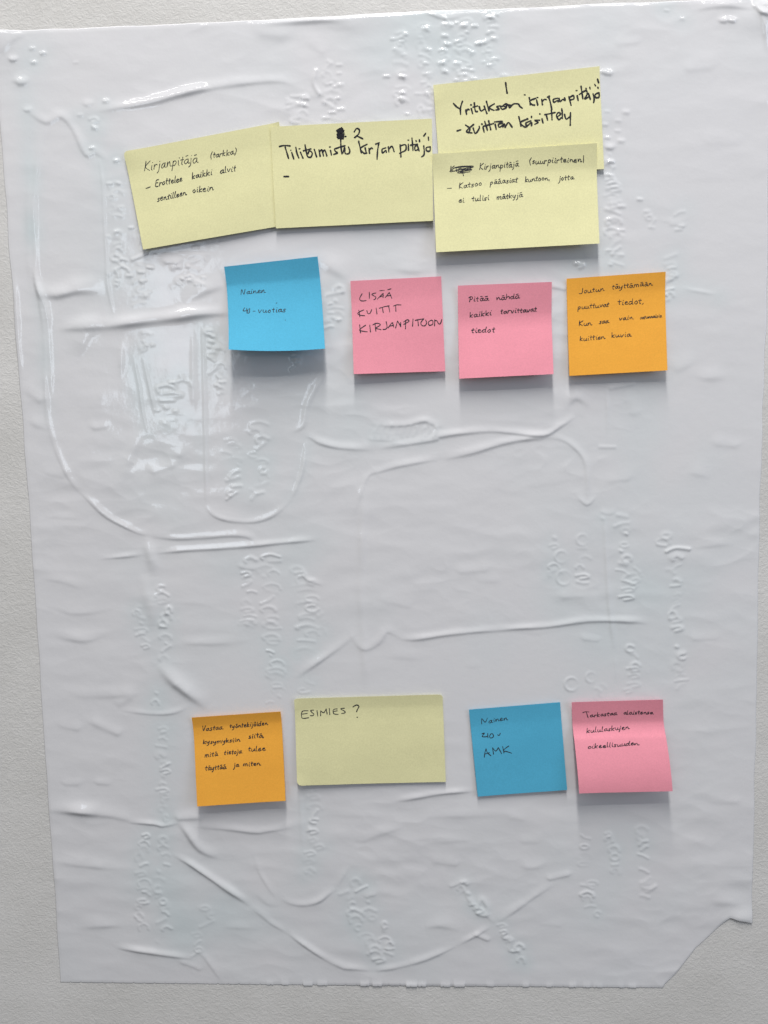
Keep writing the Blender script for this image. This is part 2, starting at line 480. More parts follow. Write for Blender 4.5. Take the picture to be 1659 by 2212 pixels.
# embossed old handwriting: (tile, x0, x1, y0, y1, height mm, lean)
LETTERS = [
    (1, 0, 885, 985, 215, 670, .62, 0), (1, 0, 1050, 1135, 160, 720, .62, 0), (1, 0, 1190, 1250, 130, 500, .62, 0), (1, 0, 1290, 1400, 130, 520, .65, 0), (1, 0, 1480, 1565, 85, 450, .6, 0),
    (1, 0, 440, 560, 400, 800, .55, 0), (1, 0, 200, 325, 620, 800, .5, 0), (1, 0, 1270, 1440, 490, 520, .5, 0),
    (0, 0, 700, 800, 1190, 1420, .55, 0), (0, 0, 700, 800, 1500, 1659, .5, 0), (0, 0, 590, 680, 770, 840, .55, 0), (0, 0, 960, 1400, 1600, 1659, .5, 0),
    (0, 1, 710, 840, 0, 210, .6, 0), (0, 1, 860, 1010, 0, 320, .55, 0), (0, 1, 1210, 1330, 0, 200, .6, 0), (0, 1, 1110, 1200, 60, 200, .4, 0),
    (0, 1, 1330, 1450, 480, 760, .6, 0), (0, 1, 1400, 1450, 780, 900, .4, 0), (0, 1, 1010, 1230, 780, 1090, .55, 0), (0, 1, 920, 1000, 500, 620, .4, 0), (0, 1, 1450, 1570, 1190, 1560, .65, 0), (0, 1, 1610, 1740, 1080, 1580, .6, 0),
    (2, 0, 600, 710, 1190, 1659, .6, 0), (2, 0, 600, 660, 1000, 1170, .55, 0), (2, 0, 850, 930, 1370, 1480, .5, 0), (2, 0, 950, 1130, 1380, 1500, .5, 0),
    (2, 1, 600, 720, -40, 60, .5, 0), (2, 1, 955, 1055, 0, 330, .5, 0), (2, 1, 560, 650, 1659, 1720, .4, 0),
    (1, 1, 445, 565, 200, 460, .6, 0), (1, 1, 235, 300, 630, 720, .6, 0),
    (0, 2, 1010, 1110, 480, 600, .6, 0), (0, 2, 1030, 1105, 620, 950, .6, 0), (0, 2, 870, 965, 610, 880, .6, 0), (0, 2, 980, 1060, 1170, 1240, .45, 0), (0, 2, 1010, 1090, 1400, 1659, .6, 0),
    (0, 2, 1570, 1660, 300, 720, .6, 0), (0, 2, 1540, 1650, 700, 770, .4, 0),
    (0, 3, 1020, 1110, -20, 140, .6, 0), (0, 3, 1010, 1090, 170, 330, .6, 0), (0, 3, 885, 975, 430, 1040, .55, 0), (0, 3, 1015, 1105, 450, 1080, .6, 0), (0, 3, 1290, 1390, 890, 1020, .6, 0), (0, 3, 1240, 1320, 1070, 1200, .5, 0), (0, 3, 980, 1040, 1120, 1220, .5, 0),
    (1, 2, 0, 150, 280, 460, .6, 0), (1, 2, 40, 160, 470, 860, .6, 0), (1, 2, 230, 420, 440, 620, .4, 0), (1, 2, 260, 410, 610, 900, .6, 0), (1, 2, 400, 460, 660, 760, .45, 0), (1, 2, 60, 180, 900, 1250, .55, 0), (1, 2, 270, 380, 1100, 1200, .5, 0),
    (1, 3, 340, 440, 140, 250, .55, 0), (1, 3, 320, 410, 290, 400, .5, 0), (1, 3, 335, 435, 400, 520, .55, 0), (1, 3, 310, 400, 540, 700, .5, 0),
    (1, 3, 620, 720, 720, 960, .6, 90), (1, 3, 760, 850, 1000, 1210, .55, 60), (1, 3, 540, 600, 800, 940, .5, 80), (1, 3, 590, 690, 920, 1240, .6, 160), (1, 3, 1270, 1350, 730, 950, .95, 180), (1, 3, 1560, 1650, 1010, 1260, .95, 150),
    (2, 3, 420, 520, 440, 660, .55, 0), (2, 3, 600, 690, 420, 690, .55, 0), (2, 3, 795, 875, 380, 600, .5, 0), (2, 3, 820, 930, 660, 830, .55, 0), (2, 3, 445, 565, 730, 980, .6, 20),
    (2, 2, 250, 350, 165, 250, .55, 0), (2, 2, 240, 370, 340, 400, .5, 0), (2, 2, 425, 520, 230, 460, .55, 0), (2, 2, 660, 770, 20, 250, .55, 0), (2, 2, 680, 800, 250, 570, .6, 0), (2, 2, 780, 830, 370, 480, .5, 0), (2, 2, 940, 1060, 140, 230, .45, 0), (2, 2, 1010, 1090, 290, 640, .55, 0), (2, 2, 1020, 1110, 650, 800, .5, 0),
    (2, 2, 720, 820, 870, 1160, .55, 0), (2, 2, 1030, 1150, 870, 1160, .55, 0), (2, 2, 540, 600, 1120, 1200, .45, 0),
    (1, 2, 230, 330, 360, 480, .35, 0),
]
for c_, r_, x0, x1, y0, y1, h, lean in LETTERS:
    y = y0
    gain = .68 if (r_ == 0) else (.72 if (r_ == 1 and y0 < 900) else (1.0 if c_ == 2 else .78))
    drift = 0
    while y < y1:
        step = random.uniform(26, 62)
        f = (y - y0) / max(1, (y1 - y0))
        drift = .7 * drift + random.uniform(-9, 9)
        xa, xb = x0 + lean * f + drift, x1 + lean * f + drift
        grow = random.uniform(.45, 1.0)
        if random.random() < .5: xa = xb - (xb - xa) * grow
        else: xb = xa + (xb - xa) * grow
        k = random.random()
        a = random.uniform(-20, 20)
        wd = xb - xa
        if k < 0.34:      # slanting bar
            p = [(xa + wd * random.uniform(0, .3), y + 8 + a), (xa + wd * .5, y + random.uniform(-6, 10)), (xb - wd * random.uniform(0, .2), y - a)]
        elif k < 0.60:    # arch
            p = [(xa + wd * .1, y + random.uniform(14, 38)), (xa + wd * .05, y + 10), (xa + wd * .5, y - 6), (xb - wd * .1, y + 6), (xb, y + random.uniform(8, 30))]
        elif k < 0.76:    # bowl
            cx_, cy_ = (xa + xb) / 2 + a * .5, y + 14
            rx, ry = wd * random.uniform(.26, .44), random.uniform(12, 22)
            p = [(cx_ + rx * math.cos(t), cy_ + ry * math.sin(t)) for t in np.linspace(random.uniform(0, 2), random.uniform(4.5, 7), 12)]
        elif k < 0.93:    # hook
            p = [(xa, y + 4), (xa + wd * .6, y - 4), (xb - wd * .1, y + 12), (xa + wd * .35, y + 24)]
        else:
            p = [(xa + wd * .4, y), (xa + wd * .5, y + 5)]
        rg(T(c_, r_, p), random.uniform(.8, 1.35), h * random.uniform(.35, 1.1) * gain)
        y += step
for c_, r_, cx_, cy_, rr in ((2, 2, 385, 1115, 42), (2, 2, 512, 1070, 32), (2, 2, 318, 290, 38), (2, 2, 455, 180, 35), (2, 2, 335, 425, 45)):
    rg(T(c_, r_, [(cx_ + rr * math.cos(t), cy_ + rr * math.sin(t)) for t in np.linspace(0, 6.28, 16)]), .95, .5)
rg(T(2, 2, [(1000, 255), (1060, 232), (1145, 240)]), 1.1, .7)
for x in range(760, 1200, 44):
    dx_ = random.uniform(-14, 14)
    rg(T(1, 1, [(x + dx_, 1190 - random.uniform(0, 30)), (x + 14, 1130), (x + 18 + dx_, 1090 + random.uniform(0, 30))]), random.uniform(.9, 1.3), random.uniform(.2, .5))
rg(T(1, 1, [(745, 1085), (900, 1098), (1000, 1088), (1090, 1068), (1140, 1085), (1215, 1108)]), 1.7, .9)
rg(T(1, 1, [(750, 1188), (900, 1192)]), 1.3, .5)
rg(T(1, 2, [(290, 380), (340, 440), (435, 470)]), 1.4, .8)

for c_, r_, x0, x1, y0, y1, h, lean in LETTERS:
    if r_ == 0 or (r_ == 1 and y0 < 900):
        for _ in range(int((y1 - y0) / 80) + 1):
            fx, fy = random.uniform(x0, x1), random.uniform(y0, y1)
            wd = random.uniform(2, 18)
            rg(T(c_, r_, [(fx - wd, fy + random.uniform(-3, 3)), (fx + wd, fy)]), random.uniform(.8, 1.1), random.uniform(.3, .5))
# outline
LEFT = [(-14, 68), (0, 270), (21, 553), (63, 1106), (100, 1659), (131, 2122)]
RIGHT = [(1664, 0), (1659, 300), (1654, 770), (1647, 953), (1639, 1173), (1631, 1659), (1626, 1892), (1620, 2140)]
TOP = [(-14, 66), (50, 66), (130, 62), (350, 54), (553, 44), (750, 34), (936, 24), (1106, 18), (1300, 9), (1439, 3), (1560, 0), (1620, -3), (1664, 2)]
BOT = [(131, 2122), (300, 2124), (553, 2127), (830, 2129), (1106, 2131), (1300, 2133), (1428, 2134), (1434, 2124), (1453, 2107), (1476, 2077), (1499, 2047), (1530, 2020), (1560, 1994), (1571, 1984), (1576, 1983), (1596, 1987), (1624, 1991)]
NX, NY = 800, 1070
uu = np.linspace(0, 1, NX)
vv = np.linspace(0, 1, NY)


def wall_poly(pts):
    a = np.array(pts, float)
    return at(a[:, 0], a[:, 1])[:, :2]


L_, R_, T_, B_ = map(wall_poly, (LEFT, RIGHT, TOP, BOT))
ycoarse = np.linspace(0.40, -0.40, NY)
xl = np.interp(-ycoarse, -L_[:, 1], L_[:, 0])
xr = np.interp(-ycoarse, -R_[:, 1], R_[:, 0])
xl = xl + 0.00025 * smooth_noise(1, NY, 0.1, 14, 3)[0]
xr = xr + 0.0003 * smooth_noise(1, NY, 0.1, 14, 4)[0]
xcoarse = np.linspace(-0.30, 0.30, NX)
yt = np.interp(xcoarse, T_[:, 0], T_[:, 1]) + 0.0002 * smooth_noise(1, NX, 0.1, 10, 5)[0]
yb = np.interp(xcoarse, B_[:, 0], B_[:, 1])
# perforated tear along the bottom
pitch = 0.0094
tab_lift = np.zeros(NX)
tabx = at(np.array([295, 390, 670, 745, 965, 1040, 1190, 1270, 1480, 60, 150, 1720, 1870, 2020, 2110, 2180, 2330, 2400]) / 3.0 + 553, np.full(18, 2128.0))[:, 0]
for k, tx in enumerate(tabx):
    wd = 0.0082 if k < 8 else 0.006
    mk = (xcoarse > tx) & (xcoarse < tx + wd * random.uniform(.8, 1.25))
    yb[mk] -= random.uniform(.0002, .0006) if k < 8 else .0001
    tab_lift[mk] = random.uniform(.0004, .0010) if k < 8 else random.uniform(.0002, .0005)
saw = ((xcoarse / pitch) % 1.0)
yb = yb + np.where((saw < .12) & (xcoarse < at(1420., 2130.)[0]), .0005, 0)
yb[xcoarse > at(1434., 2120.)[0]] += 0.0004 * smooth_noise(1, NX, .1, 5, 8)[0][xcoarse > at(1434., 2120.)[0]]

U, V = np.meshgrid(uu, vv)
X = xl[:, None] * (1 - U) + xr[:, None] * U
Y = yt[None, :] * (1 - V) + yb[None, :] * V

# base relief
def SN(sy, sx, seed):
    return lay(smooth_noise(NY, NX, sy, sx, seed))


patch = np.clip(.5 + .7 * SN(40, 40, 25), 0, 2.2)
skew = np.roll(smooth_noise(NY, NX, 5, 20, 28), 0, 0)
jj = (np.arange(NY)[:, None] + (np.arange(NX)[None, :] * .22).astype(int)) % NY
skew = lay(skew[jj, np.arange(NX)[None, :]])
Z = (.00058 + .00026 * SN(60, 70, 21) + .00009 * SN(11, 30, 22) + .000022 * SN(4, 9, 23)
     + patch * .00006 * SN(5.5, 20, 26) + (1.6 - np.minimum(patch, 1.6)) * .00004 * SN(4.5, 13, 27) + .00004 * patch * skew)
crk = .000085 * np.abs(SN(7, 17, 61)) + .00006 * np.abs(SN(5, 8, 62)) * patch
q_ = smooth_noise(NY, NX, 8, 26, 63)
crk += .00010 * np.abs(lay(q_[(np.arange(NY)[:, None] - (np.arange(NX)[None, :] * .30).astype(int)) % NY, np.arange(NX)[None, :]]))
Z = Z - crk * (.5 + .5 * np.minimum(patch, 1.5))
Z = .00018 + .00022 * np.logaddexp(0, (Z - .00018) / .00022)      # never dips under the wall
mod = np.clip(1 + 0.28 * SN(12, 12, 24), .6, 1.45)
ink = np.zeros((NY, NX))
wob = np.clip(.5 + .35 * smooth_noise(NY, NX, 9, 9, 51), 0, 1)


def add_ridge(pts, s, writing, h):
    p = np.array(pts, float)
    q = at(p[:, 0], p[:, 1])[:, :2]
    # smooth the polyline
    if len(q) > 2:
        out = []
        for i in range(len(q) - 1):
            p0, p1, p2, p3 = q[max(i - 1, 0)], q[i], q[i + 1], q[min(i + 2, len(q) - 1)]
            for t in (0, .25, .5, .75):
                out.append(.5 * (2 * p1 + (p2 - p0) * t + (2 * p0 - 5 * p1 + 4 * p2 - p3) * t * t + (3 * p1 - p0 - 3 * p2 + p3) * t ** 3))
        out.append(q[-1])
        q = np.array(out)
    s_ = s / 1000.0
    mg = max(s_ * 4.8, .016 if writing else 0)
    x0, y0 = q.min(0) - mg
    x1, y1 = q.max(0) + mg
    i0 = int(np.clip((x0 + .31) / .62 * NX - 14, 0, NX - 1)); i1 = int(np.clip((x1 + .31) / .62 * NX + 14, 1, NX))
    j0 = int(np.clip((.41 - y1) / .82 * NY - 150, 0, NY - 1)); j1 = int(np.clip((.41 - y0) / .82 * NY + 150, 1, NY))
    sx = X[j0:j1, i0:i1]
    sy = Y[j0:j1, i0:i1]
    if sx.size == 0:
        return
    rows = np.where(((sy <= y1) & (sy >= y0)).any(1))[0]
    if len(rows) == 0:
        return
    j1 = j0 + rows[-1] + 1
    j0 = j0 + rows[0]
    sx = X[j0:j1, i0:i1]
    sy = Y[j0:j1, i0:i1]
    d2 = np.full(sx.shape, 1e9)
    seg = np.hypot(*(q[1:] - q[:-1]).T)
    cum = np.concatenate([[0], np.cumsum(seg)])
    tot = cum[-1] + 1e-9
    am = np.ones(sx.shape)
    up = np.zeros(sx.shape)
    for i in range(len(q) - 1):
        a, b = q[i], q[i + 1]
        d = b - a
        ll = max(d @ d, 1e-12)
        t = np.clip(((sx - a[0]) * d[0] + (sy - a[1]) * d[1]) / ll, 0, 1)
        dd = (sx - a[0] - t * d[0]) ** 2 + (sy - a[1] - t * d[1]) ** 2
        better = dd < d2
        d2 = np.where(better, dd, d2)
        up = np.where(better, sy - a[1] - t * d[1], up)
        if tot > 0.02:
            along = (cum[i] + t * seg[i])
            e = np.minimum(along, tot - along) / min(.018 if s < 2 else .03, tot * .4)
            am = np.where(better, np.clip(.08 + .92 * e, 0, 1), am)
    if not writing:      # a fold sags from a soft shoulder above to a tighter turn below
        se = s_ * (1.12 + .42 * np.tanh(up / (s_ * .9))) * (.85 + .3 * (wob[j0:j1, i0:i1]))
        g = .78 * np.exp(-d2 / (2 * se * se)) + .22 * np.exp(-d2 / (2 * (s_ * 2.2) ** 2))
    else:
        g = np.exp(-d2 / (2 * s_ * s_))
    Z[j0:j1, i0:i1] += h / 1000.0 * g * am * mod[j0:j1, i0:i1]
    if writing:
        ink[j0:j1, i0:i1] = np.maximum(ink[j0:j1, i0:i1], .55 * np.exp(-d2 / (2 * (.0075) ** 2)))


RIDGE_GAIN = 0.85
for pts, s, h in RIDGES:
    low = np.mean([p[1] for p in pts]) > 950
    add_ridge(pts, s * (.80 if s > 1.35 else .95), s < 1.3, h * ((.74 if s > 3 else .64) if (low and s > 1.35) else .74))


def blob(px, py, sx, sy, a):
    q = at(float(px), float(py))
    ink[:] = np.maximum(ink, a * np.exp(-((X - q[0]) ** 2) / (2 * sx * sx) - ((Y - q[1]) ** 2) / (2 * sy * sy)))


# soft old ink haze behind the film
for b_ in ((70, 400, .006, .05, 1.2), (68, 480, .005, .02, 1.6), (90, 700, .006, .06, .6), (700, 170, .05, .03, .6), (900, 110, .05, .05, .7), (430, 1950, .05, .03, .9), (400, 1980, .02, .04, .8), (1380, 1300, .06, .09, .6),
           (600, 1250, .05, .06, .5), (1330, 900, .05, .05, .4), (1250, 1900, .05, .05, .5), (350, 1100, .03, .05, .4), (700, 900, .05, .03, .4), (230, 560, .03, .04, .5), (560, 2000, .06, .04, .5), (1280, 150, .05, .04, .3)):
    blob(*b_)
ink = np.clip(ink, 0, 1.6) * (0.17 + 0.10 * smooth_noise(NY, NX, 18, 18, 31))
ink = np.clip(ink, 0, .5)
ink += np.clip(smooth_noise(NY, NX, 45, 30, 33) - .9, 0, 1) * .05

# edges cling flat to the wall, the corners and torn tabs come away a little
colh = (yt - yb)[None, :]
edge = np.minimum(np.minimum(U * .6, (1 - U) * .6), np.minimum(V, 1 - V) * colh)
ease = np.clip(edge / 0.0025, 0, 1)
Z = Z * (.45 + .55 * ease)
Z += (tab_lift[None, :]) * np.exp(-((1 - V) * colh / .004) ** 2)
cw = np.exp(-(((1 - U) * .6) ** 2 + (V * .8) ** 2) / (2 * .018 ** 2))
Z += .0012 * cw * (1 + .6 * smooth_noise(NY, NX, 8, 8, 40))
Z += .0022 * np.exp(-((U * .6) ** 2 + (V * .8) ** 2) / (2 * .02 ** 2))
tabq = at(1602., 1984.)
Z += .0018 * np.exp(-((X - tabq[0]) ** 2 / (2 * .009 ** 2) + (Y - tabq[1]) ** 2 / (2 * .006 ** 2)))
Z = np.maximum(Z, .00012 + .00012 * np.clip(edge / .01, 0, 1))

# ------------------------------------------------------------------ notes
CR = {'a': (480, 480, 640), 'b': (1080, 460, 680), 'c': (1710, 250, 730), 'd': (1700, 560, 730), 'e': (880, 1010, 440), 'f': (1380, 1080, 420),
      'g': (1810, 1110, 420), 'h': (2250, 1070, 440), 'i': (750, 2830, 410), 'j': (1160, 2760, 640), 'k': (1860, 2790, 430), 'l': (2270, 2780, 430)}
K = 1659 / 3072.0


def crop(key, x, y):
    x0, y0, wd = CR[key]
    s = wd / 1659.0
    return ((x0 + x * s) * K, (y0 + y * s) * K)


class Note:
    def __init__(s, corners, z0, lift=(2, 2), top=(0.3, 0.3), v0=.18, shape='sin', bow=0.0, sag=0.0, curls=(), round_=(), seed=0):
        s.z0, s.lift, s.top, s.v0, s.shape, s.bow, s.sag, s.curls, s.round = z0, lift, top, v0, shape, bow, sag, curls, round_
        zc = [z0 + top[0], z0 + top[1], z0 + lift[1], z0 + lift[0]]
        s.c = [at(float(p[0]), float(p[1]), z / 1000.0) for p, z in zip(corners, zc)]
        r = np.random.default_rng(seed)
        s.ph = r.uniform(0, 6.28, 6)

    def warp(s, u, v):
        for cx, cy, r in s.round:           # rounded corners (r as share of note height; width twice)
            ru, rv = r
            du = (ru - u) / ru if cx == 0 else (u - (1 - ru)) / ru
            dv = (rv - v) / rv if cy == 0 else (v - (1 - rv)) / rv
            inn = (du > 0) & (dv > 0)
            du_, dv_ = np.clip(du, 0, None), np.clip(dv, 0, None)
            f = np.maximum(du_, dv_) / np.maximum(np.hypot(du_, dv_), 1e-6)
            nu, nv = du_ * f, dv_ * f
            uu_ = ru - nu * ru if cx == 0 else (1 - ru) + nu * ru
            vv_ = rv - nv * rv if cy == 0 else (1 - rv) + nv * rv
            u = np.where(inn, uu_, u)
            v = np.where(inn, vv_, v)
        return u, v

    def S(s, u, v):
        u = np.asarray(u, float)
        v = np.asarray(v, float)
        a, b, c, d = s.c
        top = a[:2] * (1 - u)[..., None] + b[:2] * u[..., None]
        bot = d[:2] * (1 - u)[..., None] + c[:2] * u[..., None]
        p = top * (1 - v)[..., None] + bot * v[..., None]
        lift = s.lift[0] * (1 - u) + s.lift[1] * u + s.sag * 4 * u * (1 - u)
        tl = s.top[0] * (1 - u) + s.top[1] * u
        v0 = s.v0
        t = np.clip((v - v0) / (1 - v0), 0, 1)
        k = .22                                 # soft knee where the glue ends
        if s.shape == 'sin':
            g = np.sin(t * math.pi / 2)
            g = g * np.clip(t / k, 0, 1) ** .8
        elif s.shape == 'lin':
            g = np.where(t < k, t * t / (2 * k), t - k / 2) / (1 - k / 2)
        elif s.shape == 'pow':
            g = t ** 1.45
        else:
            g = t * t * (3 - 2 * t) * .35 + t * .65
            g = g * np.clip(t / k, 0, 1) ** .8
        tv = np.clip(1 - v / max(v0, .01), 0, 1)
        z = s.z0 + tl * tv ** 1.25 + lift * g
        z = z + .24 * np.sin(u * 5 + s.ph[0] + v * 2) * v + .14 * np.sin(v * 9 + s.ph[1] + 2 * u) + .06 * np.sin(u * 13 + s.ph[2]) * np.sin(v * 7 + s.ph[3])
        for cu, cv, rad, amt in s.curls:
            dd = np.hypot((u - cu) * 1.0, (v - cv) * .6)
            z = z + amt * np.clip(1 - dd / rad, 0, 1) ** 1.6
        x = p[..., 0]
        y = p[..., 1] - s.bow / 1000.0 * 4 * u * (1 - u) * v ** 2
        return np.stack([x, y, z / 1000.0], -1)

    def inv(s, px, py):                     # photograph position -> (u, v) on this note
        px = np.asarray(px, float)
        py = np.asarray(py, float)
        u = np.full(px.shape, .5)
        v = np.full(px.shape, .5)
        for _ in range(9):
            q = seen(s.S(u, v))
            qu = seen(s.S(u + 1e-3, v))
            qv = seen(s.S(u, v + 1e-3))
            a, c = (qu[..., 0] - q[..., 0]) / 1e-3, (qu[..., 1] - q[..., 1]) / 1e-3
            b, d = (qv[..., 0] - q[..., 0]) / 1e-3, (qv[..., 1] - q[..., 1]) / 1e-3
            ex, ey = px - q[..., 0], py - q[..., 1]
            det = a * d - b * c
            u = np.clip(u + (d * ex - b * ey) / det, -.2, 1.2)
            v = np.clip(v + (-c * ex + a * ey) / det, -.2, 1.2)
        return u, v

    def build(s, mat, label, group, n=56):
        g = np.linspace(0, 1, n)
        # finer rows near the rims so the corners stay crisp
        u, v = np.meshgrid(g, g)
        u, v = s.warp(u, v)
        f = s.S(u, v)
        fu = s.S(u + 1e-3, v) - f
        fv = s.S(u, v + 1e-3) - f
        nrm = np.cross(fv, fu)
        nrm /= np.linalg.norm(nrm, axis=-1, keepdims=True)
        nrm = np.where(nrm[..., 2:3] < 0, -nrm, nrm)
        back = f - nrm * 0.00012
        o0 = n * n
        verts = np.concatenate([f.reshape(-1, 3), back.reshape(-1, 3)])
        q = [grid_quads(n, n), grid_quads(n, n, o0, True)]
        ring = list(range(0, n)) + [i * n + n - 1 for i in range(1, n)] + [n * n - 1 - i for i in range(1, n)] + [(n - 1 - i) * n for i in range(1, n)]
        rq = [(ring[i], ring[i + 1], ring[i + 1] + o0, ring[i] + o0) for i in range(len(ring) - 1)]
        q.append(np.array(rq))
        # origin at the middle of the glued strip
        org = world(s.S(np.array(.5), np.array(.05)))
        me = make_mesh("paper", world(verts) - org, np.concatenate(q), mat)
        me.set_sharp_from_angle(angle=math.radians(40))
        o = link("sticky_note", None)
        o.empty_display_size = .02
        o.location = Vector(org)
        link("paper", me, o)
        s.org = org
        s.obj = o
        tag(o, label, 'sticky note', group)
        s.nstroke = 0
        return s

    def write(s, strokes, width, mat=None):
        """one line of handwriting as its own part: ribbons of ink lying on the paper"""
        mat = mat or M_INK
        V_, Q_ = [], []
        base = 0
        for st in strokes:
            wd = width * (.95 if width > 2.3 else .9)
            p = np.array(st, float)
            if len(p) == 1:
                p = np.array([p[0] - [wd * .25, 0], p[0] + [wd * .25, 0]])
            p = catmull(p)
            d = np.gradient(p, axis=0)
            ln = np.maximum(np.hypot(d[:, 0], d[:, 1]), 1e-6)
            d = d / ln[:, None]
            # round caps
            a0 = p[0] - d[0] * wd * .42
            a1 = p[-1] + d[-1] * wd * .42
            pp = np.concatenate([[a0], p, [a1]])
            dd = np.concatenate([[d[0]], d, [d[-1]]])
            hw = np.full(len(pp), wd / 2)
            hw[0] = hw[-1] = wd * .18
            k = np.arange(len(pp))
            hw = hw * (1 + .16 * np.sin(k * .45 + random.uniform(0, 6)))
            nn = np.stack([-dd[:, 1], dd[:, 0]], -1) * hw[:, None]
            both = np.concatenate([pp + nn, pp - nn])
            u, v = s.inv(both[:, 0], both[:, 1])
            u, v = np.clip(u, .002, .998), np.clip(v, .002, .998)
            P = s.S(u, v)
            P[:, 2] += .00007 + .000002 * (s.nstroke % 60)
            s.nstroke += 1
            n = len(pp)
            V_.append(P)
            i = np.arange(n - 1) + base
            Q_.append(np.stack([i, i + n, i + n + 1, i + 1], -1))
            base += 2 * n
        verts = world(np.concatenate(V_)) - s.org
        me = make_mesh("handwriting", verts, np.concatenate(Q_), mat)
        o = link("handwriting", me, s.obj)
        return o


def catmull(p, step=1.6):
    if len(p) < 2:
        return p
    out = []
    for i in range(len(p) - 1):
        p0, p1, p2, p3 = p[max(i - 1, 0)], p[i], p[i + 1], p[min(i + 2, len(p) - 1)]
        n = max(1, int(math.ceil(np.hypot(*(p2 - p1)) / step)))
        for k in range(n):
            t = k / n
            out.append(.5 * (2 * p1 + (p2 - p0) * t + (2 * p0 - 5 * p1 + 4 * p2 - p3) * t * t + (3 * p1 - p0 - 3 * p2 + p3) * t ** 3))
    out.append(p[-1])
    return np.array(out)


# a hand-drawn alphabet: advance, strokes; baseline 0, x-height 1
def S_(t):
    return [[tuple(float(c) for c in q.split(',')) for q in st.split()] for st in t.split(';')]


FONT = {k: (a, S_(t)) for k, (a, t) in {
    'a': (1.0, '.78,.92 .35,.9 .08,.45 .32,.04 .62,.3 .76,.8 .76,.2 1.12,.08'),
    'd': (1.05, '.7,.88 .35,1 .05,.5 .3,.02 .65,.4 .74,.9; .78,1.9 .72,.25 .98,.05'),
    'e': (.85, '.1,.5 .6,.6 .5,.98 .15,.8 .1,.25 .4,0 .8,.2'),
    'g': (1.0, '.7,.9 .35,1 .05,.5 .3,.05 .65,.4 .74,.95; .74,.9 .68,-.3 .4,-.8 .05,-.6'),
    'h': (.95, '.1,1.9 .12,0; .12,.5 .45,1 .7,.7 .72,0'),
    'i': (.5, '.2,.95 .2,.15 .42,.02; .25,1.5 .27,1.42'),
    'j': (.55, '.3,.95 .28,-.3 .0,-.8; .3,1.5 .33,1.42'),
    'k': (.9, '.1,1.8 .12,0; .7,.95 .15,.45 .75,.02'),
    'l': (.5, '.15,1.9 .15,.2 .4,.02'),
    'm': (1.4, '.1,.95 .12,0; .12,.6 .4,1 .6,.75 .62,0; .62,.6 .9,1 1.1,.75 1.15,.05 1.3,.02'),
    'n': (1.0, '.08,.9 .14,.05 .2,.5 .5,.95 .68,.6 .78,.08 1.08,.1'),
    'o': (.9, '.4,1 .08,.55 .35,0 .72,.45 .45,1'),
    'p': (.95, '.12,1.0 .14,-.9; .12,.7 .45,1.02 .75,.6 .45,.1 .15,.25'),
    'r': (.75, '.1,.95 .12,0; .12,.55 .35,.95 .65,.9'),
    's': (.75, '.6,.92 .25,.95 .2,.62 .55,.38 .4,.02 .05,.1'),
    't': (.7, '.3,1.6 .28,.2 .5,.02; .0,1.0 .62,1.08'),
    'u': (1.0, '.1,.9 .14,.2 .4,.02 .68,.35 .74,.9 .78,.15 1.1,.08'),
    'v': (.85, '.05,.95 .35,.02 .7,.95'),
    'y': (.95, '.08,.95 .15,.35 .45,.2 .72,.9; .74,.95 .62,-.4 .2,-.85'),
    'A': (1.3, '.0,0 .5,1.9 .6,1.9 1.05,0; .2,.7 .9,.75'),
    'E': (1.1, '.85,1.8 .2,1.7 .1,.95 .1,.1 .95,0; .15,.95 .7,1.0'),
    'I': (.5, '.2,1.8 .22,0'),
    'J': (1.0, '.75,1.9 .72,.4 .4,0 .05,.25'),
    'K': (1.15, '.15,1.9 .12,0; .95,1.85 .15,.85 1.05,0'),
    'L': (1.0, '.3,1.9 .1,.3 .3,0 .9,.1'),
    'M': (1.5, '.05,0 .2,1.85 .65,.8 1.1,1.85 1.3,0'),
    'N': (1.25, '.05,0 .15,1.8 .8,.1 .95,1.85'),
    'O': (1.2, '.55,1.8 .1,1.1 .45,0 1.0,.7 .6,1.8'),
    'P': (1.05, '.3,1.8 .3,-.05; .0,1.6 .5,1.95 .95,1.5 .7,.95 .3,.85'),
    'R': (1.15, '.2,1.8 .2,0; .0,1.6 .5,1.9 .9,1.5 .3,.95 1.0,0'),
    'S': (1.0, '.85,1.75 .35,1.8 .2,1.25 .7,.8 .6,.15 .05,.05'),
    'T': (1.15, '.55,1.75 .5,0; .0,1.7 1.1,1.85'),
    'U': (1.1, '.1,1.8 .15,.4 .5,0 .85,.5 .9,1.8'),
    'V': (1.1, '.05,1.8 .45,0 .95,1.9'),
    'Y': (1.1, '.05,1.8 .5,.9; 1.0,1.9 .35,-.1'),
    '?': (1.0, '.1,1.5 .45,1.95 .85,1.5 .5,.9 .45,.5; .45,.02'),
    '(': (.6, '.45,2.0 .12,1.0 .4,-.3'),
    ')': (.6, '.12,2.0 .45,1.0 .15,-.3'),
    '|': (.5, '.15,2.1 .3,-.3'),
    ',': (.5, '.25,.15 .12,-.3'),
    '-': (.8, '.1,.5 .65,.55'),
    '4': (1.0, '.3,1.7 .1,.8 .8,.85; .65,1.3 .6,0'),
    '0': (1.0, '.4,1.5 .1,.7 .4,0 .75,.8 .45,1.5'),
    '1': (.45, '.2,1.6 .22,0'),
}.items()}


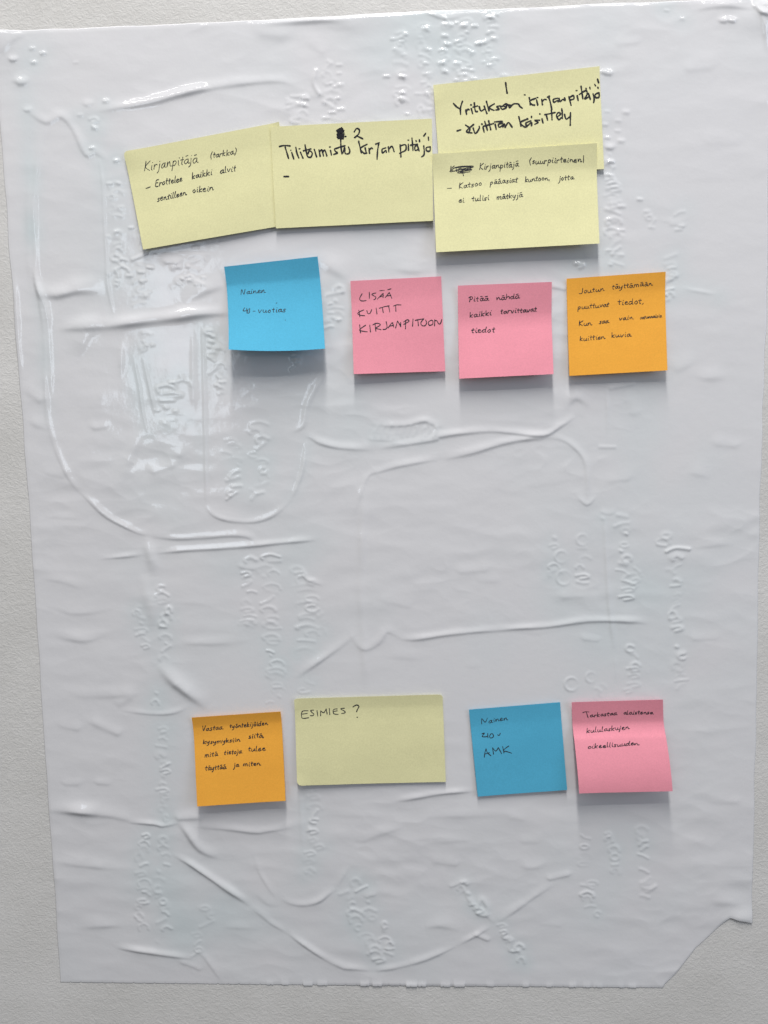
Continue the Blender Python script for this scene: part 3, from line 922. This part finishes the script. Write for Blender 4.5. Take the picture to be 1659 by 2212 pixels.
def word(key, text, x0, y0, x1, y1, xh, slant=.12, jit=.11):
    """strokes (photograph positions) of a word whose baseline runs between two crop positions"""
    text_ = text
    adv = 0
    items = []
    for ch in text_:
        b = {'ä': 'a', 'ö': 'o', 'Ä': 'A'}.get(ch, ch)
        a, st = FONT[b]
        items.append((adv, st, ch != b, a, ch))
        adv += a * random.uniform(.93, 1.07) + .08
    ux, uy = (x1 - x0) / adv, (y1 - y0) / adv
    ln = math.hypot(x1 - x0, y1 - y0)
    dx, dy = (x1 - x0) / ln, (y1 - y0) / ln
    out = []
    for off, st, dots, a, ch in items:
        s2 = [list(q) for q in st]
        if dots:
            hgt = 2.4 if ch == 'Ä' else 1.5
            s2.append([(.15, hgt), (.6, hgt + .12)])
        jy = random.uniform(-jit, jit)
        sc = random.uniform(.93, 1.08)
        for q in s2:
            o = []
            for (px, py) in q:
                px += random.uniform(-jit, jit) * .6
                py = py * sc + jy + random.uniform(-jit, jit) * .5
                X_ = x0 + (off + px) * ux + dy * -0 + slant * py * xh
                Y_ = y0 + (off + px) * uy - py * xh
                o.append(crop(key, X_, Y_))
            out.append(o)
    return out


def raw(key, *strokes):
    return [[crop(key, x, y) for x, y in st] for st in strokes]


GY = "pale yellow wide sticky notes on the film"
GS = "square sticky notes on the film"
# order: lower ones first
n1 = Note([(267, 328), (603, 264), (635, 483), (309, 539)], 1.9, (3.0, 1.2), (.7, .5), .2, 's', curls=((0, 0, .16, 1.3), (1, 0, .07, .9)), round_=((0, 0, (.03, .05)),), seed=1)
n1.build(M_YEL, "tilted pale yellow wide note, leftmost of the top row, with three lines of thin handwriting", GY)
n1.write(word('a', 'Kirjanpitäjä', 250, 532, 812, 437, 54), 1.7)
n1.write(word('a', '(tarkka)', 935, 398, 1212, 350, 34), 1.7)
n1.write(raw('a', [(270, 710), (315, 692)]) + word('a', 'Erottelee', 365, 690, 650, 634, 36) + word('a', 'kaikki', 742, 612, 960, 568, 34) + word('a', 'alvit', 1035, 556, 1205, 528, 34), 1.9)
n1.write(word('a', 'sentilleen', 385, 845, 690, 778, 34) + word('a', 'oikein', 750, 755, 972, 730, 34), 2.0)

n2 = Note([(584, 274), (933, 256), (936, 477), (596, 493)], 3.0, (1.8, 1.6), (.4, .4), .2, 's', seed=2)
n2.build(M_YEL, "pale yellow wide note with a blotted-out number beside a 2 in thick black marker", GY)
n2.write(raw('b', [(650, 155), (690, 130), (710, 140), (655, 165), (720, 150), (660, 180), (722, 165), (655, 190), (725, 185), (655, 200), (722, 205), (655, 215), (720, 222), (660, 228), (715, 232)], [(700, 122), (690, 140)], [(737, 210)],
             [(822, 165), (845, 132), (872, 145), (865, 185), (822, 225), (845, 208), (870, 215), (905, 232)]), 3.7, M_MARK)
n2.write(raw('b', [(90, 308), (140, 298), (197, 302)], [(148, 312), (165, 370), (182, 425)], [(203, 345), (204, 343)], [(212, 365), (232, 430)], [(252, 315), (262, 370), (282, 420)], [(297, 362), (322, 422)], [(288, 330)],
             [(342, 290), (352, 350), (368, 405), (400, 410), (412, 370), (385, 350), (370, 380)], [(325, 350), (400, 330)], [(432, 335), (455, 410)], [(478, 340), (490, 405)], [(482, 365), (505, 340), (522, 400)], [(515, 362), (535, 342), (555, 400)],
             [(590, 345), (600, 390)], [(585, 312)], [(665, 322), (630, 332), (640, 355), (658, 370), (622, 385)], [(690, 242), (693, 310), (702, 380)], [(662, 318), (732, 300)], [(712, 370), (728, 320), (735, 375), (770, 375), (778, 345), (765, 312)]), 3.6, M_MARK)
n2.write(raw('b', [(865, 255), (878, 310), (892, 370)], [(948, 285), (885, 325), (915, 372), (945, 372)], [(928, 320), (940, 372)], [(965, 325), (972, 375)], [(968, 345), (990, 320), (1002, 330)], [(1062, 275), (1050, 350), (1045, 432)], [(1030, 285), (1068, 270)],
             [(1130, 320), (1095, 335), (1100, 370), (1130, 345), (1135, 365)], [(1155, 310), (1160, 360)], [(1160, 335), (1190, 305), (1212, 358)],
             [(1270, 290), (1275, 350), (1278, 410)], [(1275, 300), (1322, 290), (1325, 340), (1282, 365), (1265, 375)], [(1350, 285), (1352, 345)], [(1350, 245)], [(1385, 225), (1392, 290), (1395, 345)], [(1370, 295), (1440, 285), (1415, 310), (1418, 345), (1448, 335)], [(1440, 300), (1455, 350)],
             [(1425, 250), (1428, 258)], [(1458, 240), (1460, 262)], [(1500, 300), (1505, 380), (1480, 408)], [(1560, 310), (1525, 320), (1530, 350), (1560, 350), (1565, 310)], [(1500, 205), (1520, 178)], [(1545, 215), (1548, 245)]), 3.4, M_MARK)
n2.write(raw('b', [(136, 600), (182, 600)]), 3.6, M_MARK)

n3 = Note([(936, 184), (1295, 143), (1305, 365), (951, 391)], 1.9, (1.2, 1.2), (.5, .5), .2, 's', curls=((0, .15, .2, .6),), seed=3)
n3.build(M_YEL, "pale yellow wide note headed 1 in thick marker, partly covered by a note below", GY)
n3.write(raw('c', [(710, 182), (716, 230), (724, 280)]), 3.9, M_MARK)
n3.write(raw('c', [(235, 372), (262, 400), (290, 420)], [(318, 352), (300, 410), (300, 472)], [(348, 430), (355, 472)], [(350, 448), (366, 426), (380, 430)], [(398, 418), (410, 465)], [(396, 385)], [(425, 365), (435, 440), (455, 445)], [(415, 405), (455, 395)],
             [(470, 400), (485, 440), (515, 425)], [(515, 395), (540, 465)], [(535, 352), (560, 440)], [(608, 375), (560, 410), (605, 435)], [(665, 395), (630, 400), (650, 425), (620, 432)],
             [(690, 395), (665, 405), (680, 425), (715, 410), (690, 390), (720, 375), (715, 412)], [(735, 385), (745, 412), (765, 390), (790, 375), (825, 378), (840, 400), (862, 415)], [(700, 380), (760, 390)]), 3.8, M_MARK)
n3.write(raw('c', [(884, 294)], [(925, 318), (935, 385)], [(985, 325), (930, 350), (950, 382), (975, 388)], [(992, 340), (1002, 388)], [(1000, 318)], [(1038, 335), (1045, 385)], [(1042, 355), (1062, 335), (1080, 338)], [(1102, 312), (1118, 370), (1130, 430)],
             [(1090, 315), (1110, 305)], [(1182, 325), (1145, 335), (1150, 362), (1182, 345), (1188, 358)], [(1195, 325), (1205, 355), (1230, 335), (1250, 345), (1245, 320)], [(1285, 310), (1295, 350), (1305, 390)], [(1288, 320), (1325, 300), (1330, 330), (1300, 340)], [(1360, 300), (1370, 345)],
             [(1355, 255)], [(1395, 215), (1405, 280), (1412, 330)], [(1380, 290), (1440, 255), (1450, 290), (1430, 330), (1470, 310)], [(1462, 280), (1480, 335)], [(1440, 235), (1444, 242)], [(1475, 225), (1478, 240)],
             [(1505, 285), (1515, 330), (1510, 365)], [(1560, 275), (1525, 290), (1530, 318), (1558, 315), (1560, 275)], [(1520, 200), (1528, 212)], [(1548, 225), (1552, 235)], [(1545, 150), (1556, 185)]), 3.7, M_MARK)
n3.write(raw('c', [(268, 622), (302, 612)], [(345, 568), (385, 600), (372, 640)], [(420, 562), (355, 625), (405, 640)], [(415, 595), (435, 645), (470, 600), (470, 580)], [(505, 590), (515, 632)], [(495, 560)], [(520, 535), (545, 615)], [(555, 528), (575, 612)], [(505, 580), (600, 555)],
             [(615, 560), (625, 608)], [(608, 540), (680, 535)], [(685, 550), (645, 562), (655, 588), (700, 560), (685, 588)], [(705, 590), (725, 555), (740, 548), (770, 588)],
             [(830, 492), (850, 578)], [(905, 515), (845, 545), (880, 585), (905, 580)], [(940, 530), (895, 550), (905, 575), (945, 545), (945, 575)], [(905, 508), (912, 516)], [(945, 490), (945, 500)], [(1020, 525), (975, 525), (1005, 545), (975, 562)], [(1040, 510), (1050, 550)], [(1022, 468)],
             [(1078, 470), (1092, 525)], [(1125, 430), (1130, 480), (1132, 522)], [(1065, 475), (1160, 455)], [(1178, 495), (1210, 470), (1190, 455), (1172, 485), (1195, 520), (1215, 500)], [(1220, 420), (1225, 460), (1225, 510)], [(1245, 470), (1260, 515), (1290, 495)], [(1300, 455), (1298, 520), (1298, 572)]), 3.6, M_MARK)

n4 = Note([(934, 333), (1290, 309), (1295, 526), (942, 545)], 3.4, (6.0, 7.0), (.8, 2.6), .24, 'lin', curls=((0, 0, .12, 1.0),), seed=4)
n4.build(M_YEL, "pale yellow wide note with a crossed-out word, stuck over the foot of another note", GY)
n4.write(word('d', 'Kirjat', 225, 292, 432, 272, 26) + raw('d', [(225, 285), (290, 245), (420, 236), (430, 248), (300, 292), (330, 300), (410, 288)], [(260, 255), (420, 240), (235, 290)], [(290, 270), (425, 268), (320, 292)], [(340, 285), (350, 325)]), 1.9)
n4.write(word('d', 'Kirjanpitäjä', 492, 272, 855, 240, 30) + word('d', '(suurpiirteinen|', 945, 218, 1450, 196, 28), 1.8)
n4.write(raw('d', [(203, 440), (242, 438)]) + word('d', 'Katsoo', 305, 444, 520, 412, 26) + word('d', 'pääasiat', 590, 406, 848, 380, 26) + word('d', 'kuntoon,', 908, 382, 1142, 362, 26) + word('d', 'jotta', 1215, 372, 1355, 356, 26), 1.8)
n4.write(word('d', 'ei', 305, 570, 358, 566, 26) + word('d', 'tulisi', 425, 556, 588, 542, 26) + word('d', 'mätkyjä', 650, 542, 888, 520, 26), 1.8)

n5 = Note([(484, 576), (686, 554), (702, 753), (494, 755)], 2.4, (16.5, 14.5), (2.4, 2.6), .22, 'pow', bow=1.6, sag=1.5, seed=5)
n5.build(M_BLUE, "bright blue square note curling far off the film, left of the pink notes", GS)
n5.write(word('e', 'Nainen', 310, 635, 690, 600, 44), 1.5)
n5.write(raw('e', [(372, 832), (350, 880), (420, 872)], [(402, 845), (405, 915)], [(425, 850), (418, 915), (445, 900), (448, 840)], [(498, 885), (532, 883)]) + word('e', 'vuotias', 575, 912, 1000, 895, 44) + raw('e', [(848, 765), (860, 758)]), 1.6)
n5.write(raw('e', [(985, 1020)]), 1.5)

n6 = Note([(757, 607), (953, 597), (962, 802), (764, 808)], 2.2, (6.5, 3.0), (.5, .6), .2, 'pow', seed=6)
n6.build(M_PINK, "pink square note with three lines of black capital letters", GS)
n6.write(raw('f', [(270, 375), (235, 440), (240, 475), (280, 490), (335, 480)], [(385, 350), (385, 448)], [(490, 362), (440, 375), (425, 390), (485, 425), (480, 455), (455, 470)], [(510, 462), (550, 420), (605, 368)], [(605, 372), (600, 435)], [(550, 425), (610, 405)],
             [(550, 328), (595, 322)], [(615, 322)], [(635, 435), (700, 355)], [(700, 355), (740, 448)], [(650, 412), (725, 400)], [(675, 312), (728, 296)]), 2.0)
n6.write(raw('f', [(218, 632), (235, 738)], [(298, 630), (240, 655), (200, 690), (250, 715), (312, 722)], [(345, 640), (360, 685), (395, 685), (420, 625)], [(492, 600), (505, 695)], [(540, 605), (620, 580), (700, 565)], [(590, 590), (605, 675)], [(690, 570), (708, 665)], [(765, 570), (820, 550), (885, 552)], [(800, 555), (805, 655)]), 2.0)
n6.write(raw('f', [(232, 865), (245, 995)], [(328, 870), (230, 945), (300, 970), (352, 975)], [(392, 870), (402, 978)], [(475, 855), (488, 965)], [(440, 865), (500, 840), (560, 865), (480, 920), (520, 930), (570, 942)], [(650, 815), (665, 900), (640, 935), (600, 938)], [(680, 915), (740, 835), (755, 835)], [(752, 832), (770, 900)], [(700, 890), (770, 870)],
             [(800, 915), (830, 805)], [(830, 805), (870, 870), (880, 895)], [(880, 895), (880, 830)], [(960, 800), (955, 930)], [(925, 820), (985, 785), (1010, 810), (925, 860)], [(1075, 775), (1068, 888)], [(1110, 795), (1180, 780), (1245, 770)], [(1150, 780), (1160, 880)],
             [(1245, 770), (1200, 830), (1215, 875), (1260, 880), (1290, 840), (1275, 790)], [(1370, 790), (1320, 820), (1330, 870), (1380, 860), (1390, 810), (1370, 790)], [(1418, 785), (1415, 882)], [(1418, 800), (1450, 800), (1480, 850), (1510, 840), (1530, 778)]), 2.2)

n7 = Note([(989, 617), (1192, 609), (1196, 808), (992, 818)], 2.3, (7.5, 8.5), (1.9, 2.6), .34, 'lin', seed=7)
n7.build(M_PINK, "pink square note with three lines of small writing, just left of the upper orange note", GS)
n7.write(word('g', 'Pitää', 250, 385, 575, 362, 44) + word('g', 'nähdä', 688, 362, 1065, 322, 42), 1.9)
n7.write(word('g', 'kaikki', 268, 632, 622, 590, 44) + word('g', 'tarvittavat', 755, 572, 1338, 532, 40), 1.9)
n7.write(word('g', 'tiedot', 295, 875, 680, 862, 46), 1.9)

n8 = Note([(1224, 602), (1438, 587), (1442, 800), (1230, 812)], 2.2, (5, 6.5), (.7, 1.3), .18, 'pow', seed=8)
n8.build(M_ORG, "orange square note in the upper row, right of two pink notes", GS)
n8.write(word('h', 'Joutun', 250, 398, 632, 345, 42) + word('h', 'täyttämään', 745, 325, 1360, 270, 38), 1.6)
n8.write(word('h', 'puuttuvat', 228, 630, 712, 585, 38) + word('h', 'tiedot,', 832, 562, 1240, 545, 46), 1.6)
n8.write(word('h', 'Kun', 240, 880, 440, 870, 38) + word('h', 'saa', 550, 850, 702, 830, 40) + word('h', 'vain', 850, 795, 1072, 782, 38) + word('h', 'satunnaisia', 1170, 782, 1500, 748, 30), 1.6)
n8.write(word('h', 'kuittien', 258, 1108, 640, 1078, 40) + word('h', 'kuvia', 735, 1058, 1035, 1035, 40), 1.6)

n9 = Note([(414, 1550), (606, 1537), (617, 1730), (426, 1742)], 2.2, (8.0, 7.5), (1.6, 1.6), .13, 'lin', seed=9)
n9.build(M_ORG, "orange square note in the lower row, left of the yellow note with a question mark", GS)
n9.write(word('i', 'Vastaa', 232, 382, 570, 352, 44) + word('i', 'työntekijöiden', 680, 335, 1300, 282, 38), 1.9)
n9.write(word('i', 'kysymyksiin', 250, 590, 860, 545, 38) + word('i', 'siitä,', 985, 500, 1255, 478, 42), 1.9)
n9.write(word('i', 'mitä', 275, 805, 500, 778, 42) + word('i', 'tietoja', 590, 765, 885, 735, 42) + word('i', 'tulee', 978, 712, 1270, 692, 42), 1.9)
n9.write(word('i', 'täyttää', 285, 1020, 632, 990, 42) + word('i', 'ja', 745, 970, 832, 950, 42) + word('i', 'miten', 898, 948, 1180, 930, 40), 1.9)

n10 = Note([(635.5, 1509), (956, 1500), (963, 1689), (642, 1697)], 2.0, (2.6, 1.8), (1.0, .9), .14, 's', curls=((0, 1, .1, 1.0), (0, .1, .12, .6)), round_=((0, 1, (.035, .06)), (0, 0, (.03, .02)), (1, 0, (.03, .035))), seed=10)
n10.build(M_YEL, "pale yellow wide note in the lower row with one word and a question mark", GY)
n10.write(raw('j', [(188, 215), (128, 222), (126, 290), (195, 287)], [(130, 250), (180, 242)], [(245, 208), (215, 212), (225, 230), (248, 250), (238, 265), (212, 266)], [(280, 212), (288, 270)], [(318, 268), (318, 215)], [(318, 215), (350, 235), (375, 195)], [(375, 195), (385, 250)], [(408, 190), (412, 255)],
              [(490, 195), (450, 205), (455, 245), (500, 252)], [(455, 222), (490, 215)], [(565, 188), (525, 195), (570, 222), (565, 238), (535, 243)]), 2.1)
n10.write(raw('j', [(652, 175), (690, 155), (715, 170), (700, 200), (690, 225)], [(697, 282)]), 2.4)

n11 = Note([(1013, 1533), (1210, 1517), (1225, 1706), (1032, 1721)], 2.1, (1.6, 1.4), (.8, .8), .2, 's', seed=11)
n11.build(M_BLUE, "darker blue square note lying flat in the lower row, with three short lines", GS)
n11.write(raw('k', [(258, 408), (258, 325), (310, 380), (345, 318)]) + word('k', 'ainen', 362, 395, 658, 340, 38) , 1.6)
n11.write(raw('k', [(262, 560), (300, 550), (265, 600), (320, 605), (355, 590)], [(350, 552), (355, 620)], [(400, 560), (378, 600), (400, 625), (440, 600), (425, 560), (400, 560)], [(505, 572), (525, 588), (545, 550)]), 2.0)
n11.write(raw('k', [(298, 920), (305, 860), (325, 790)], [(325, 790), (345, 850), (400, 898)], [(305, 872), (378, 852)], [(440, 875), (425, 775)], [(425, 775), (475, 825), (515, 772)], [(515, 772), (565, 865)], [(580, 755), (602, 855)], [(675, 748), (590, 815), (650, 835), (718, 858)]), 1.9)

n12 = Note([(1235, 1517), (1432, 1511), (1453, 1709), (1251, 1714)], 2.3, (14, 12.5), (2.6, 2.6), .26, 'sin', seed=12)
n12.build(M_PINK, "pink square note arching off the film in the lower row, right of the blue note", GS)
n12.write(raw('l', [(235, 272), (280, 258), (330, 262)], [(290, 262), (305, 310), (318, 352)]) + word('l', 'arkastaa', 345, 345, 765, 305, 34) + word('l', 'alaistensa', 862, 302, 1325, 292, 34), 1.8)
n12.write(word('l', 'kululaskujen', 292, 585, 960, 522, 40), 1.8)
n12.write(word('l', 'oikeellisuuden', 315, 828, 1100, 768, 38), 1.8)

# ---- press the film flat under the glued strips and below every note's lowest point
for nt_ in (n1, n2, n3, n4, n5, n6, n7, n8, n9, n10, n11, n12):
    vmax = .42 if max(nt_.lift) >= 6 else 1.0
    gu, gv = np.meshgrid(np.linspace(0, 1, 40), np.linspace(0, vmax, 40))
    P = nt_.S(gu, gv)
    ox = np.maximum(np.maximum(P[..., 0].min() - X, X - P[..., 0].max()), 0)
    oy = np.maximum(np.maximum(P[..., 1].min() - Y, Y - P[..., 1].max()), 0)
    wt = np.clip(1 - np.hypot(ox, oy) / .006, 0, 1)
    wt = wt * wt * (3 - 2 * wt)
    lim = .0014
    flat = np.where(Z > lim * .6, lim * .6 + (lim * .4) * np.tanh((Z - lim * .6) / (lim * .4)), Z)
    Z = Z * (1 - wt) + flat * wt

film_pts = np.stack([X, Y, Z], -1)
n_ = NX * NY
fo = film_pts.reshape(-1, 3)
# front skin plus a folded-back rim so the sheet has an edge
rim_idx = np.concatenate([np.arange(NX), np.arange(1, NY) * NX + NX - 1, (NY - 1) * NX + np.arange(NX - 2, -1, -1), np.arange(NY - 2, -1, -1) * NX])
rim = fo[rim_idx].copy()
rim[:, 2] -= .0001
allv = np.concatenate([fo, rim])
k = np.arange(len(rim_idx) - 1)
rq = np.stack([rim_idx[k], rim_idx[k + 1], n_ + k + 1, n_ + k], -1)
org = world(np.array([0, 0, 0.0]))
me = make_mesh("static_film", world(allv) - org, np.concatenate([grid_quads(NY, NX), rq]), M_FILM)
al = me.attributes.new('ink', 'FLOAT', 'POINT')
al.data.foreach_set('value', np.concatenate([ink.reshape(-1), np.zeros(len(rim_idx))]).astype(np.float32))
film = link("film_sheet", me)
film.location = Vector(org)
tag(film, "large creased glossy white plastic film on the wall, its lower right corner torn off", "film sheet")
